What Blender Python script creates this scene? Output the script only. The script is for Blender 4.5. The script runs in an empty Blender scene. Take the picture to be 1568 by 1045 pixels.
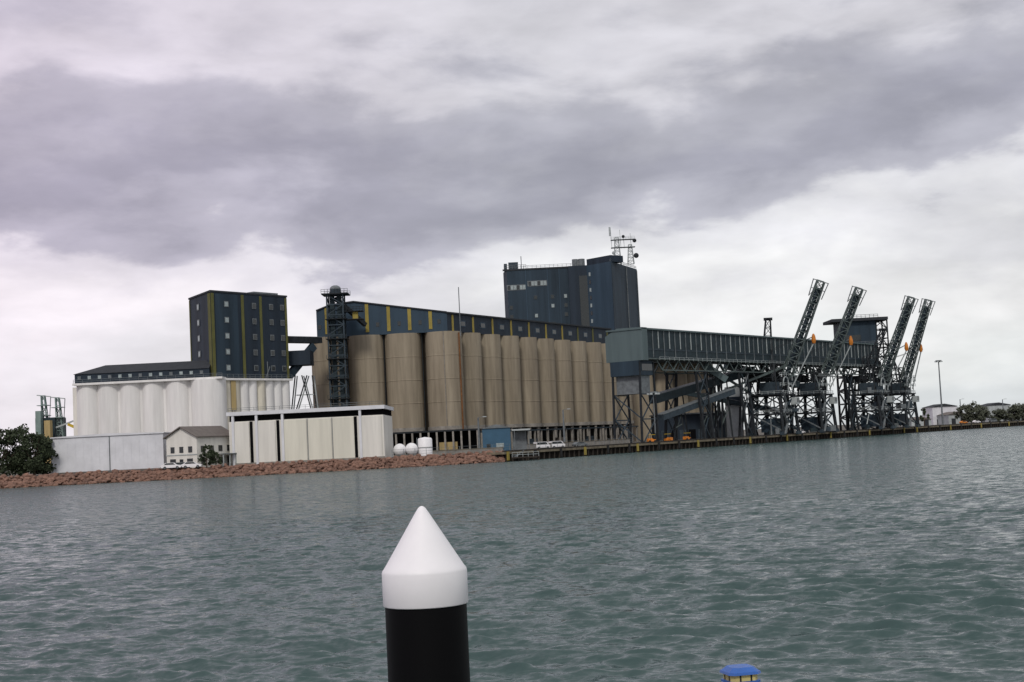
import bpy, math, random
import numpy as np
from mathutils import Vector, Matrix
random.seed(7)
scene=bpy.context.scene
# ---------------------------------------------------------------- camera
F=2178.0; ROLL=math.radians(2.8); PITCH=math.radians(4.0); H=5.0
fw=Vector((0,math.cos(PITCH),math.sin(PITCH))); U0=Vector((0,-math.sin(PITCH),math.cos(PITCH))); X0=Vector((1,0,0))
rt=X0*math.cos(ROLL)-U0*math.sin(ROLL); up=U0*math.cos(ROLL)+X0*math.sin(ROLL)
R=Matrix((rt,up,-fw)).transposed()
cd=bpy.data.cameras.new("camera"); cam=bpy.data.objects.new("camera",cd); scene.collection.objects.link(cam)
cam.matrix_world=Matrix.Translation((0,0,H))@R.to_4x4()
cd.lens=50; cd.sensor_width=36; cd.clip_end=20000; cd.clip_start=0.1
scene.camera=cam
scene.view_settings.view_transform='Standard'; scene.view_settings.look='None'; scene.view_settings.exposure=0
def S(px,py,D):
    """bearing + distance survey -> world position (metres)"""
    d=R@Vector(((px-784)/F,-(py-522.5)/F,-1)); t=D/d.y
    return Vector((d.x*t,D,H+d.z*t))
def sx(px,py,D): return S(px,py,D).x
def sz(px,py,D): return S(px,py,D).z
LAND=2.3
# ---------------------------------------------------------------- materials
MATS={}
def mat(name,c,rough=.8,var=.2,scale=.25,streak=False,metal=0,bump=0,spec=.3,c2=None,fine=0):
    m=bpy.data.materials.new(name); m.use_nodes=True; nt=m.node_tree; N=nt.nodes; L=nt.links
    b=N['Principled BSDF']; b.inputs['Roughness'].default_value=rough; b.inputs['Metallic'].default_value=metal
    b.inputs['Specular IOR Level'].default_value=spec
    g=N.new('ShaderNodeNewGeometry'); mp=N.new('ShaderNodeMapping'); L.new(g.outputs['Position'],mp.inputs[0])
    mp.inputs['Scale'].default_value=(1,1,.08) if streak else (1,1,1)
    n=N.new('ShaderNodeTexNoise'); n.inputs['Scale'].default_value=scale; n.inputs['Detail'].default_value=5; n.inputs['Roughness'].default_value=.65
    L.new(mp.outputs[0],n.inputs['Vector'])
    mr=N.new('ShaderNodeMapRange'); mr.inputs[1].default_value=.3; mr.inputs[2].default_value=.7
    L.new(n.outputs[0],mr.inputs[0])
    mx=N.new('ShaderNodeMix'); mx.data_type='RGBA'
    if c2 is None: c2=tuple(x*(1-var*1.4) for x in c)
    hi=tuple(min(1,x*(1+var*.5)) for x in c)
    mx.inputs[6].default_value=(*c2,1); mx.inputs[7].default_value=(*hi,1)
    L.new(mr.outputs[0],mx.inputs[0]); L.new(mx.outputs[2],b.inputs['Base Color'])
    if bump:
        bp=N.new('ShaderNodeBump'); bp.inputs['Strength'].default_value=bump; bp.inputs['Distance'].default_value=.3
        n2=N.new('ShaderNodeTexNoise'); n2.inputs['Scale'].default_value=fine or 3; L.new(g.outputs['Position'],n2.inputs['Vector'])
        L.new(n2.outputs[0],bp.inputs['Height']); L.new(bp.outputs[0],b.inputs['Normal'])
    MATS[name]=m; return m
mat('concrete_silo',(.33,.285,.215),.9,.3,.45,True,c2=(.21,.178,.132),spec=.1)
mat('concrete_col',(.30,.28,.25),.9,.3,.6)
mat('white_silo',(.80,.79,.77),.8,.12,.5,True)
mat('cream_base',(.70,.66,.55),.85,.25,.6,True)
mat('yellow_stain',(.5,.38,.18),.85,.3,.5,True)
mat('navy',(.024,.036,.052),.6,.3,.3,True,spec=.2)
mat('navy_light',(.040,.068,.098),.6,.2,.3,True,spec=.2)
mat('navy_mid',(.030,.050,.070),.6,.3,.3,True,spec=.2)
mat('olive_stripe',(.13,.13,.04),.7,.2)
mat('yellow_stripe',(.33,.26,.06),.7,.2)
mat('window_light',(.36,.42,.42),.3,.3,2)
mat('glass_dark',(.015,.02,.022),.15,.2,1,spec=.6)
mat('teal_pale',(.105,.145,.15),.6,.15,.4,True)
mat('teal_dark',(.028,.045,.053),.6,.3,.6,spec=.2)
mat('steel_dark',(.024,.029,.034),.6,.4,.8,spec=.2)
mat('steel_blue',(.045,.064,.080),.6,.3,.8,spec=.2)
mat('steel_grey',(.17,.19,.20),.6,.3,.8)
mat('steel_green',(.105,.135,.13),.6,.3,.8)
mat('rib_white',(.44,.48,.48),.7,.2,.5)
mat('white_wall',(.76,.74,.68),.8,.12,.5,True)
mat('cream_wall',(.72,.70,.60),.8,.12,.4,True)
mat('white_metal',(.70,.71,.74),.6,.1,.3)
mat('roof_grey',(.16,.14,.125),.8,.2,.8)
mat('roof_dark',(.035,.04,.046),.8,.2,.8)
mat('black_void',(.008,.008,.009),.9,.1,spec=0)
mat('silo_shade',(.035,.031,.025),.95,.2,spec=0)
mat('orange',(.65,.22,.03),.5,.2,1)
mat('yellow',(.6,.42,.04),.5,.2,1)
mat('rust',(.22,.10,.04),.9,.4,1)
mat('white_paint',(.86,.85,.86),.45,.05,2,spec=.4)
mat('rock',(.25,.145,.105),.95,.4,.7,c2=(.11,.068,.054),bump=.6,fine=2)
mat('ground',(.13,.12,.10),.95,.3,.05)
mat('asphalt',(.06,.06,.06),.95,.2,.2)
mat('timber',(.045,.037,.03),.9,.4,.9)
mat('quay_cap',(.20,.17,.12),.9,.4,.5)
mat('bark',(.07,.05,.035),.9,.3,2)
mat('leaf',(.045,.06,.03),.8,.45,.6,c2=(.018,.026,.012))
mat('leaf_grey',(.09,.10,.07),.8,.45,.6,c2=(.035,.04,.026))
mat('tyre',(.02,.02,.02),.8,.1)
mat('blue_paint',(.03,.12,.42),.4,.1,4,spec=.5)
mat('blue_shed',(.05,.12,.19),.7,.15,.5)
mat('lamp_yellow',(.6,.5,.2),.4,.1,4)
mat('ship_green',(.22,.30,.28),.6,.2,.5)
# ---------------------------------------------------------------- builder
class B:
    def __init__(s,name,origin=(0,0,0)):
        s.name=name; s.o=Vector(origin); s.parts={}; s.M=Matrix.Identity(4)
    def frame(s,p,q=None,ang=None,z=0):
        a=ang if ang is not None else math.atan2(q[1]-p[1],q[0]-p[0])
        s.M=Matrix.Translation((p[0],p[1],z))@Matrix.Rotation(a,4,'Z'); return s
    def add(s,part,m,vs,fs,smooth=False):
        k=(part,m); P=s.parts.setdefault(k,([],[],[]))
        n=len(P[0]); P[0].extend([(s.M@Vector(v))-s.o for v in vs])
        P[1].extend([tuple(i+n for i in f) for f in fs]); P[2].extend([smooth]*len(fs))
    def box(s,part,m,x0,x1,y0,y1,z0,z1):
        v=[(x,y,z) for z in (z0,z1) for y in (y0,y1) for x in (x0,x1)]
        s.add(part,m,v,[(0,2,3,1),(4,5,7,6),(0,1,5,4),(2,6,7,3),(0,4,6,2),(1,3,7,5)])
    def prism(s,part,m,poly,y0,y1):
        n=len(poly); v=[(x,y0,z) for x,z in poly]+[(x,y1,z) for x,z in poly]
        f=[tuple(range(n)),tuple(range(2*n-1,n-1,-1))]+[(i,i+n,(i+1)%n+n,(i+1)%n) for i in range(n)]
        s.add(part,m,v,f)
    def plan(s,part,m,poly,z0,z1):
        n=len(poly); v=[(x,y,z0) for x,y in poly]+[(x,y,z1) for x,y in poly]
        f=[tuple(range(n-1,-1,-1)),tuple(range(n,2*n))]+[(i,(i+1)%n,(i+1)%n+n,i+n) for i in range(n)]
        s.add(part,m,v,f)
    def lathe(s,part,m,cx,cy,prof,seg=28,smooth=True):
        v=[];f=[]
        for r,z in prof:
            for i in range(seg):
                a=2*math.pi*i/seg; v.append((cx+r*math.cos(a),cy+r*math.sin(a),z))
        for j in range(len(prof)-1):
            for i in range(seg):
                k=(i+1)%seg; f.append((j*seg+i,j*seg+k,(j+1)*seg+k,(j+1)*seg+i))
        s.add(part,m,v,f,smooth)
    def cyl(s,part,m,cx,cy,z0,z1,r,seg=24,r2=None):
        r2=r if r2 is None else r2
        s.lathe(part,m,cx,cy,[(r,z0),(r2,z1)],seg)
        s.add(part,m,[(cx+r2*math.cos(2*math.pi*i/seg),cy+r2*math.sin(2*math.pi*i/seg),z1) for i in range(seg)],[tuple(range(seg))])
    def beam(s,part,m,a,b,w,h=None):
        a=Vector(a);b=Vector(b);d=b-a
        if d.length<1e-4:return
        d.normalize(); h=h or w
        sd=d.cross(Vector((0,0,1)))
        if sd.length<.05: sd=Vector((1,0,0))
        sd.normalize(); u=sd.cross(d).normalized(); sd=sd*w/2; u=u*h/2
        v=[a-sd-u,a+sd-u,a+sd+u,a-sd+u,b-sd-u,b+sd-u,b+sd+u,b-sd+u]
        s.add(part,m,v,[(3,2,1,0),(4,5,6,7),(0,1,5,4),(1,2,6,5),(2,3,7,6),(3,0,4,7)])
    def truss(s,part,m,a,b,w,h,n,t,w2=None,h2=None,side=None):
        """box lattice from a to b"""
        a=Vector(a);b=Vector(b);d=(b-a).normalized(); w2=w if w2 is None else w2; h2=h if h2 is None else h2
        sd=Vector(side) if side else d.cross(Vector((0,0,1)))
        if sd.length<.05: sd=Vector((1,0,0))
        sd.normalize(); u=sd.cross(d).normalized(); rings=[]
        for i in range(n+1):
            k=i/n; c=a.lerp(b,k); W=(w+(w2-w)*k)/2; Hh=(h+(h2-h)*k)/2
            rings.append([c-sd*W-u*Hh,c+sd*W-u*Hh,c+sd*W+u*Hh,c-sd*W+u*Hh])
        for j in range(4):
            s.beam(part,m,rings[0][j],rings[n][j],t)
        for i in range(n+1):
            for j in range(4):
                s.beam(part,m,rings[i][j],rings[i][(j+1)%4],t*.7)
                if i<n:
                    if (i+j)%2: s.beam(part,m,rings[i][j],rings[i+1][(j+1)%4],t*.6)
                    else: s.beam(part,m,rings[i][(j+1)%4],rings[i+1][j],t*.6)
    def rail(s,part,m,pts,h=1.1,step=2.5,t=.1):
        for a,b in zip(pts[:-1],pts[1:]):
            a=Vector(a);b=Vector(b);n=max(1,int((b-a).length/step))
            for k in (h,h*.5): s.beam(part,m,a+Vector((0,0,k)),b+Vector((0,0,k)),t)
            for i in range(n+1):
                c=a.lerp(b,i/n); s.beam(part,m,c,c+Vector((0,0,h)),t)
    def sphere(s,part,m,c,r,seg=16,sc=(1,1,1)):
        v=[];f=[];n=seg//2
        for j in range(n+1):
            p=math.pi*j/n
            for i in range(seg):
                a=2*math.pi*i/seg; v.append((c[0]+sc[0]*r*math.sin(p)*math.cos(a),c[1]+sc[1]*r*math.sin(p)*math.sin(a),c[2]+sc[2]*r*math.cos(p)))
        for j in range(n):
            for i in range(seg):
                k=(i+1)%seg; f.append((j*seg+i,(j+1)*seg+i,(j+1)*seg+k,j*seg+k))
        s.add(part,m,v,f,True)
    def arc(s,part,m,c,r,a0,a1,t,n=10,dx=(1,0,0)):
        dx=Vector(dx); c=Vector(c)
        p=[c+dx*r*math.cos(a0+(a1-a0)*i/n)+Vector((0,0,r*math.sin(a0+(a1-a0)*i/n))) for i in range(n+1)]
        for q,w in zip(p[:-1],p[1:]): s.beam(part,m,q,w,t)
    def done(s):
        e=bpy.data.objects.new(s.name,None); e.location=s.o; scene.collection.objects.link(e)
        for (p,m) in s.parts:
            a,b,c=s.parts[(p,m)]; me=bpy.data.meshes.new(p); me.from_pydata(a,[],b); me.materials.append(MATS[m])
            me.polygons.foreach_set('use_smooth',c); me.update()
            if len(s.parts)==1:
                bpy.data.objects.remove(e); e=bpy.data.objects.new(s.name,me); e.location=s.o; scene.collection.objects.link(e); return e
            o=bpy.data.objects.new(p,me); o.parent=e; scene.collection.objects.link(o)
        return e
# ---------------------------------------------------------------- world sky
w=bpy.data.worlds.new("World"); scene.world=w; w.use_nodes=True; nt=w.node_tree; N=nt.nodes; L=nt.links
bg=N['Background']; bg.inputs[1].default_value=.1
sky=N.new('ShaderNodeTexSky'); sky.sky_type='NISHITA'; sky.sun_disc=False
SUN_EL=math.radians(42); SUN_AZ=math.radians(188)   # behind the camera
sky.sun_elevation=SUN_EL; sky.sun_rotation=SUN_AZ
tc=N.new('ShaderNodeTexCoord'); sep=N.new('ShaderNodeSeparateXYZ'); L.new(tc.outputs['Generated'],sep.inputs[0])
def noise(scale,det,rough,vec,dist=0,w_=0):
    n=N.new('ShaderNodeTexNoise'); n.noise_dimensions='4D'; n.inputs['W'].default_value=w_
    n.inputs['Scale'].default_value=scale;n.inputs['Detail'].default_value=det;n.inputs['Roughness'].default_value=rough;n.inputs['Distortion'].default_value=dist
    L.new(vec,n.inputs['Vector']); return n.outputs[0]
def mth(op,a,b=None,c=None):
    n=N.new('ShaderNodeMath'); n.operation=op
    for i,x in enumerate((a,b,c)):
        if x is None: continue
        if isinstance(x,(int,float)): n.inputs[i].default_value=x
        else: L.new(x,n.inputs[i])
    return n.outputs[0]
mp=N.new('ShaderNodeMapping'); mp.inputs['Scale'].default_value=(1,1,2.4); mp.inputs['Rotation'].default_value=(0,math.radians(-4),0); L.new(tc.outputs['Generated'],mp.inputs[0])
n1=noise(4.2,4,.5,mp.outputs[0],.0,2.3)
n2=noise(11,6,.55,mp.outputs[0],.2,5.1)
x=sep.outputs[0]; z=sep.outputs[2]
e=mth('ADD',z,mth('MULTIPLY',mth('SUBTRACT',n1,.5),.20))
e=mth('ADD',e,mth('MULTIPLY',mth('SUBTRACT',n2,.5),.13))
e=mth('SUBTRACT',e,mth('MULTIPLY',x,.01))
rp=N.new('ShaderNodeValToRGB'); L.new(e,rp.inputs[0]); cr=rp.color_ramp; cr.interpolation='EASE'
def srgb(r,g,b): return tuple(((c/255+.055)/1.055)**2.4 for c in (r,g,b))+(1,)
stops=[(0,(206,210,214)),(.045,(220,222,224)),(.10,(233,232,234)),(.14,(218,217,222)),(.163,(178,177,188)),(.195,(158,157,169)),(.235,(174,173,183)),(.275,(210,208,215)),(.34,(178,177,187)),(.6,(200,200,206)),(1,(212,213,218))]
while len(cr.elements)>1: cr.elements.remove(cr.elements[-1])
cr.elements[0].position=0; cr.elements[0].color=srgb(*stops[0][1])
for p,c in stops[1:]:
    q=cr.elements.new(p); q.color=srgb(*c)
mp3=N.new('ShaderNodeMapping'); mp3.inputs['Scale'].default_value=(1,1,2.8); L.new(tc.outputs['Generated'],mp3.inputs[0])
n3=noise(10,6,.52,mp3.outputs[0],.2,9.0)
puf=mth('MULTIPLY_ADD',mth('SUBTRACT',n3,.5),.8,1.0)
vm=N.new('ShaderNodeVectorMath'); vm.operation='SCALE'; L.new(rp.outputs[0],vm.inputs[0]); L.new(puf,vm.inputs['Scale'])
mrx=N.new('ShaderNodeMapRange'); L.new(x,mrx.inputs[0]); mrx.inputs[1].default_value=-.38; mrx.inputs[2].default_value=.0
tint=N.new('ShaderNodeMix'); tint.data_type='RGBA'; tint.inputs[6].default_value=(1.09,.99,1.05,1); tint.inputs[7].default_value=(1.0,1.0,.985,1); L.new(mrx.outputs[0],tint.inputs[0])
mul=N.new('ShaderNodeVectorMath'); mul.operation='MULTIPLY'; L.new(vm.outputs[0],mul.inputs[0]); L.new(tint.outputs[2],mul.inputs[1])
sc=N.new('ShaderNodeVectorMath'); sc.operation='SCALE'; sc.inputs['Scale'].default_value=11.1; L.new(mul.outputs[0],sc.inputs[0])
fm=N.new('ShaderNodeMix'); fm.data_type='RGBA'; fm.inputs[0].default_value=.94; L.new(sky.outputs[0],fm.inputs[6]); L.new(sc.outputs[0],fm.inputs[7])
L.new(fm.outputs[2],bg.inputs[0])
sl=bpy.data.lights.new("sun",'SUN'); sl.energy=1.4; sl.angle=math.radians(11); sl.color=(1,.95,.88)
so=bpy.data.objects.new("sun",sl); scene.collection.objects.link(so)
sd=Vector((math.sin(SUN_AZ)*math.cos(SUN_EL),math.cos(SUN_AZ)*math.cos(SUN_EL),math.sin(SUN_EL)))
so.rotation_euler=sd.to_track_quat('Z','Y').to_euler(); so.location=(0,-50,80)
# ---------------------------------------------------------------- water
wm=bpy.data.materials.new("water"); wm.use_nodes=True; nt=wm.node_tree; N=nt.nodes; L=nt.links
b=N['Principled BSDF']; b.inputs['IOR'].default_value=1.33; b.inputs['Roughness'].default_value=.14
g=N.new('ShaderNodeNewGeometry')
def wn(sx_,sy_,scale,det,rough,w_):
    m=N.new('ShaderNodeMapping'); m.inputs['Scale'].default_value=(sx_,sy_,1); m.inputs['Rotation'].default_value=(0,0,math.radians(14)); L.new(g.outputs['Position'],m.inputs[0])
    n=N.new('ShaderNodeTexNoise'); n.noise_dimensions='3D'; n.inputs['Scale'].default_value=scale; n.inputs['Detail'].default_value=det; n.inputs['Roughness'].default_value=rough; n.inputs['Distortion'].default_value=.5
    m.inputs['Location'].default_value=(w_*13,w_*7,0)
    L.new(m.outputs[0],n.inputs['Vector']); return n
a1=wn(.5,1,2.3,3,.6,0); a3=wn(.6,1,7,2,.55,8)
def vmath(op,p,q):
    n=N.new('ShaderNodeVectorMath'); n.operation=op
    for i,x_ in enumerate((p,q)):
        if isinstance(x_,(tuple,Vector)): n.inputs[i].default_value=x_
        else: L.new(x_,n.inputs[i])
    return n.outputs[0]
s1=vmath('ADD',vmath('MULTIPLY',vmath('SUBTRACT',a1.outputs[1],(.5,.5,.5)),(1.4,2.9,0)),(0,-.13,0))
sepg=N.new('ShaderNodeSeparateXYZ'); L.new(g.outputs['Position'],sepg.inputs[0])
lod=N.new('ShaderNodeMapRange'); lod.inputs[1].default_value=30; lod.inputs[2].default_value=100; lod.inputs[3].default_value=.38; lod.inputs[4].default_value=1; L.new(sepg.outputs[1],lod.inputs[0])
s1s=N.new('ShaderNodeVectorMath'); s1s.operation='SCALE'; L.new(s1,s1s.inputs[0]); L.new(lod.outputs[0],s1s.inputs['Scale'])
s3=vmath('MULTIPLY',vmath('SUBTRACT',a3.outputs[1],(.5,.5,.5)),(.5,.9,0))
nn=vmath('NORMALIZE',vmath('ADD',vmath('ADD',s1s.outputs[0],s3),g.outputs['Normal']),(0,0,0))
L.new(nn,b.inputs['Normal'])
bn=wn(1,1,.02,3,.5,3)
mx=N.new('ShaderNodeMix'); mx.data_type='RGBA'; mx.inputs[6].default_value=(.034,.062,.060,1); mx.inputs[7].default_value=(.050,.092,.086,1); L.new(bn.outputs[0],mx.inputs[0]); L.new(mx.outputs[2],b.inputs['Base Color'])
rng=np.random.RandomState(3)
NR,NC=1000,800
v=np.linspace(1/14.0,1/300.0,NR); Y=1/v
t=np.linspace(-.46,.46,NC)
YY,TT=np.meshgrid(Y,t,indexing='ij'); XX=TT*YY
ZZ=np.zeros_like(XX); DX=np.zeros_like(XX); DY=np.zeros_like(XX)
sp=np.gradient(Y)[:,None]
for i in range(80):
    lam=.34*(7.0**rng.rand()); th=math.radians(-104+rng.normal()*26); k=2*math.pi/lam
    A=.0072*lam**.95*rng.uniform(.5,1.3); ph=rng.rand()*6.283
    kx,ky=k*math.cos(th),k*math.sin(th)
    fade=np.clip(1.4-np.abs(sp)*2.4/lam,0,1)
    a=kx*XX+ky*YY+ph
    ZZ+=A*fade*np.cos(a); DX-=A*fade*.75*math.cos(th)*np.sin(a); DY-=A*fade*.75*math.sin(th)*np.sin(a)
g1=np.sin(XX*.21+YY*.13)+np.sin(XX*.09-YY*.17+1); ZZ*=1+.18*g1
edge=np.clip((.46-np.abs(TT))/.03,0,1)*np.clip((300-YY)/40,0,1)*np.clip((YY-14)/2,0,1)
ZZ*=edge;DX*=edge;DY*=edge
co=np.stack([XX+DX,YY+DY,ZZ],-1).reshape(-1,3)
idx=np.arange(NR*NC).reshape(NR,NC)
q=np.stack([idx[:-1,:-1],idx[:-1,1:],idx[1:,1:],idx[1:,:-1]],-1).reshape(-1,4)
e0=len(co)
ext=np.array([(-6000,-300,0),(6000,-300,0),(6000,14,0),(-6000,14,0),(6000,300,0),(-6000,300,0),(6000,12000,0),(-6000,12000,0)],float)
co=np.vstack([co,ext])
tri=[(e0,e0+1,e0+2,e0+3),(e0+3,idx[0,0],idx[-1,0],e0+5),(idx[0,-1],e0+2,e0+4,idx[-1,-1]),(e0+5,e0+4,e0+6,e0+7)]
q=np.vstack([q,np.array(tri)])
me=bpy.data.meshes.new('water'); me.vertices.add(len(co)); me.vertices.foreach_set('co',co.ravel())
me.loops.add(q.size); me.loops.foreach_set('vertex_index',q.ravel().astype(np.int32)); me.polygons.add(len(q)); me.polygons.foreach_set('loop_start',np.arange(0,q.size,4,dtype=np.int32)); me.polygons.foreach_set('loop_total',np.full(len(q),4,dtype=np.int32))
me.polygons.foreach_set('use_smooth',[True]*len(q)); me.update(); me.validate(); me.materials.append(wm)
scene.collection.objects.link(bpy.data.objects.new('water',me))
# ---------------------------------------------------------------- shore and land
hor=lambda px: 675-(px-784)*.0489
shore=[(-700,296),(-200,306),(0,311),(200,316),(400,321),(600,331),(770,342),(970,403),(1200,495),(1400,605),(1568,720),(1750,950)]
SP=[(sx(p,hor(p),D),D) for p,D in shore]
gb=B('ground')
crest=[(x_-(0),y_+5.5) for x_,y_ in SP]
far=[(4000,2500),(4000,9000),(-4000,9000),(-4000,306)]
poly=[(x_,y_) for x_,y_ in crest]+far
gb.add('ground','ground',[(x_,y_,LAND) for x_,y_ in poly],[tuple(range(len(poly)))]); gb.done()
def along(pts,s):
    for (a,b_) in zip(pts[:-1],pts[1:]):
        l=math.hypot(b_[0]-a[0],b_[1]-a[1])
        if s<=l: k=s/l; return (a[0]+(b_[0]-a[0])*k,a[1]+(b_[1]-a[1])*k)
        s-=l
    return pts[-1]
def plen(pts): return sum(math.hypot(q[0]-p[0],q[1]-p[1]) for p,q in zip(pts[:-1],pts[1:]))
rk=B('rock_revetment')
left=SP[:7]
nv=len(left)
vs=[(x_,y_-.5,-.6) for x_,y_ in left]+[(x_,y_+5.6,LAND-.05) for x_,y_ in left]
rk.add('slope','rock',vs,[(i,i+1,i+1+nv,i+nv) for i in range(nv-1)])
Ln=plen(left)
def rock(bld,c,r):
    ph=random.random()*6
    v=[];t=(1+5**.5)/2
    base=[(-1,t,0),(1,t,0),(-1,-t,0),(1,-t,0),(0,-1,t),(0,1,t),(0,-1,-t),(0,1,-t),(t,0,-1),(t,0,1),(-t,0,-1),(-t,0,1)]
    rot=Matrix.Rotation(ph,3,'Z')@Matrix.Rotation(random.random()*6,3,'X')
    sc_=(random.uniform(.7,1.3),random.uniform(.7,1.2),random.uniform(.5,.9))
    for q in base:
        q=rot@(Vector(q)*(r/1.9*random.uniform(.75,1.2)))
        v.append((c[0]+q.x*sc_[0],c[1]+q.y*sc_[1],c[2]+q.z*sc_[2]))
    f=[(0,11,5),(0,5,1),(0,1,7),(0,7,10),(0,10,11),(1,5,9),(5,11,4),(11,10,2),(10,7,6),(7,1,8),(3,9,4),(3,4,2),(3,2,6),(3,6,8),(3,8,9),(4,9,5),(2,4,11),(6,2,10),(8,6,7),(9,8,1)]
    bld.add('boulders','rock',v,f)
for i in range(3000):
    x_,y_=along(left,Ln*.15+random.random()*Ln*.85); k=random.random()
    rock(rk,(x_,y_-.4+k*6,-.1+k*(LAND+.2)+random.uniform(-.1,.2)),random.uniform(.3,.75))
rk.done()
qb=B('timber_wharf'); right=SP[6:]
for (a,b_) in zip(right[:-1],right[1:]):
    l=math.hypot(b_[0]-a[0],b_[1]-a[1]); qb.frame(a,b_)
    qb.box('wall','timber',0,l,2.0,7.5,-1,LAND-.5)
    qb.box('deck_edge','quay_cap',-.2,l,-.3,8,LAND-.5,LAND+.05)
    qb.box('kerb','timber',-.2,l,-.25,.2,LAND+.05,LAND+.4)
    n=int(l/2.6)
    for i in range(n):
        xx=(i+.5)*l/n
        qb.cyl('piles','timber',xx,.1,-2,LAND-.5,.25,8)
        if i%5==0: qb.box('fenders','yellow_stripe' if i%15==0 else 'tyre',xx-.4,xx+.4,-.65,-.32,.3,LAND+.1)
qb.done()
ap=B('asphalt_apron')
a=right
poly=[(x_+1,y_+9) for x_,y_ in a]+[(x_-25,y_+34) for x_,y_ in reversed(a)]
ap.add('asphalt','asphalt',[(x_,y_,LAND+.01) for x_,y_ in poly],[tuple(range(len(poly)))]); ap.done()
# ---------------------------------------------------------------- main concrete silos
sb=B('concrete_grain_silos',(-22,460,LAND))
ZT=40.8; ZB=10.6
cent=[]
for px in (507,563,620,682):
    cent.append((sx(px,590,457),457))
C0=cent[-1]; E=(sx(925,600,556),556); nS=9
dirv=Vector((E[0]-C0[0],E[1]-C0[1])); st=dirv/nS; dn=dirv.normalized()
for k in range(1,nS+2): cent.append((C0[0]+st.x*k,C0[1]+st.y*k))
for i,(cx,cy) in enumerate(cent):
    r=5.92 if i<4 else 5.5
    sb.cyl('silo_cells','concrete_silo',cx,cy,ZB,ZT,r,40)
    for zz in (18.2,25.6,33.1):
        sb.lathe('joint_rings','concrete_silo',cx,cy,[(r,zz),(r+.07,zz+.05),(r+.07,zz+.25),(r,zz+.3)],40)
    sb.cyl('base_ring','concrete_col',cx,cy,ZB-1.2,ZB-.004,r+.25,32)
    for a_ in range(8):
        t=2*math.pi*a_/8+.3
        sb.cyl('columns','concrete_col',cx+(r-.6)*math.cos(t),cy+(r-.6)*math.sin(t),LAND,ZB-1.2,.5,8)
    sb.lathe('hopper','steel_dark',cx,cy,[(4.6,ZB-1.3),(.7,LAND+2.2)],16)
l0=cent[0]
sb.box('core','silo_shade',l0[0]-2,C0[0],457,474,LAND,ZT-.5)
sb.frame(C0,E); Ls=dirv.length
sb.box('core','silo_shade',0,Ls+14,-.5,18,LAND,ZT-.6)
for k in range(nS+2):
    sb.cyl('rear_cells','concrete_silo',k*Ls/nS,12.4,ZB,ZT-.1,6.1,24)
sb.M=Matrix.Identity(4)
for cx,cy in cent[:4]: sb.cyl('rear_cells','concrete_silo',cx,cy+12.2,ZB,ZT-.1,6.0,24)
sb.cyl('rear_cells','concrete_silo',cent[0][0],cent[0][1]+24,ZB,ZT-.1,6.0,24)
sb.cyl('rust_pipe','rust',C0[0]+5.2,C0[1]-3.6,8,ZT-.5,.26,8)
sb.cyl('downpipe','concrete_col',C0[0]+.3,C0[1]-6.1,8,ZT,.12,8)
sb.cyl('downpipe','steel_dark',cent[1][0]+5.9,cent[1][1]-1.9,8,ZT,.16,8)  # dark rod added to deepen the shade in the valley between cells
sb.cyl('downpipe','steel_dark',cent[2][0]+6.2,cent[2][1]-1.9,8,ZT,.16,8)  # same added dark line, standing for shade in the next valley
D0=453.5
tp=[S(484,476,D0),S(506,467,D0),S(541,462,D0),S(684,478,D0)]
poly=[(tp[0].x,ZT+.01),(tp[3].x,ZT+.01)]+[(p.x,p.z) for p in reversed(tp)]
sb.prism('end_gallery','navy_light',poly,D0,D0+14)  # lighter navy: the light on this end face is put into the colour
def topz(x_):
    for p,q in zip(tp[:-1],tp[1:]):
        if p.x<=x_<=q.x: return p.z+(q.z-p.z)*(x_-p.x)/(q.x-p.x)
    return tp[-1].z
for px in (500,562,595,627,659):
    xx=sx(px,490,D0); sb.box('gallery_stripes','yellow_stripe',xx-.55,xx+.55,D0-.16,D0-.02,ZT+1.0,topz(xx)-.35)
for p,q in zip(tp[:-1],tp[1:]): sb.beam('gallery_roof_trim','roof_dark',(p.x,D0-.2,p.z),(q.x,D0-.2,q.z),.5,.4)
for px in (578,611,643,672,489):
    xx=sx(px,490,D0); sb.box('gallery_windows','glass_dark',xx-.5,xx+.5,D0-.1,D0-.01,ZT+2.6,ZT+4.0)
g0=(tp[3].x+.02,D0+.02); g1=(sx(935,515,D0+105),D0+105)
sb.frame(g0,g1); LG=math.hypot(g1[0]-g0[0],g1[1]-g0[1]); ZG=46.6
sb.box('long_gallery','navy',0,LG,0,12,ZT+.02,ZG)  # darker navy paints in the shade on the receding side
sb.prism('long_gallery_roof','roof_dark',[(-.3,ZG+.01),(LG+.3,ZG+.01),(LG+.3,ZG+.5),(-.3,ZG+.5)],-.5,12.5)
nst=19
for i in range(nst):
    xx=(i+.5)*LG/nst
    if i%2==0: sb.box('gallery_stripes','yellow_stripe' if i<14 else 'olive_stripe',xx-.5,xx+.5,-.15,-.02,ZT+.3,ZG-.3)
    else:
        sb.box('gallery_windows','glass_dark',xx-1.3,xx+1.3,-.1,-.01,ZT+2.2,ZT+3.6)
        sb.box('gallery_frames','navy_light',xx-1.6,xx+1.6,-.06,-.005,ZT+1.9,ZT+3.9)
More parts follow.
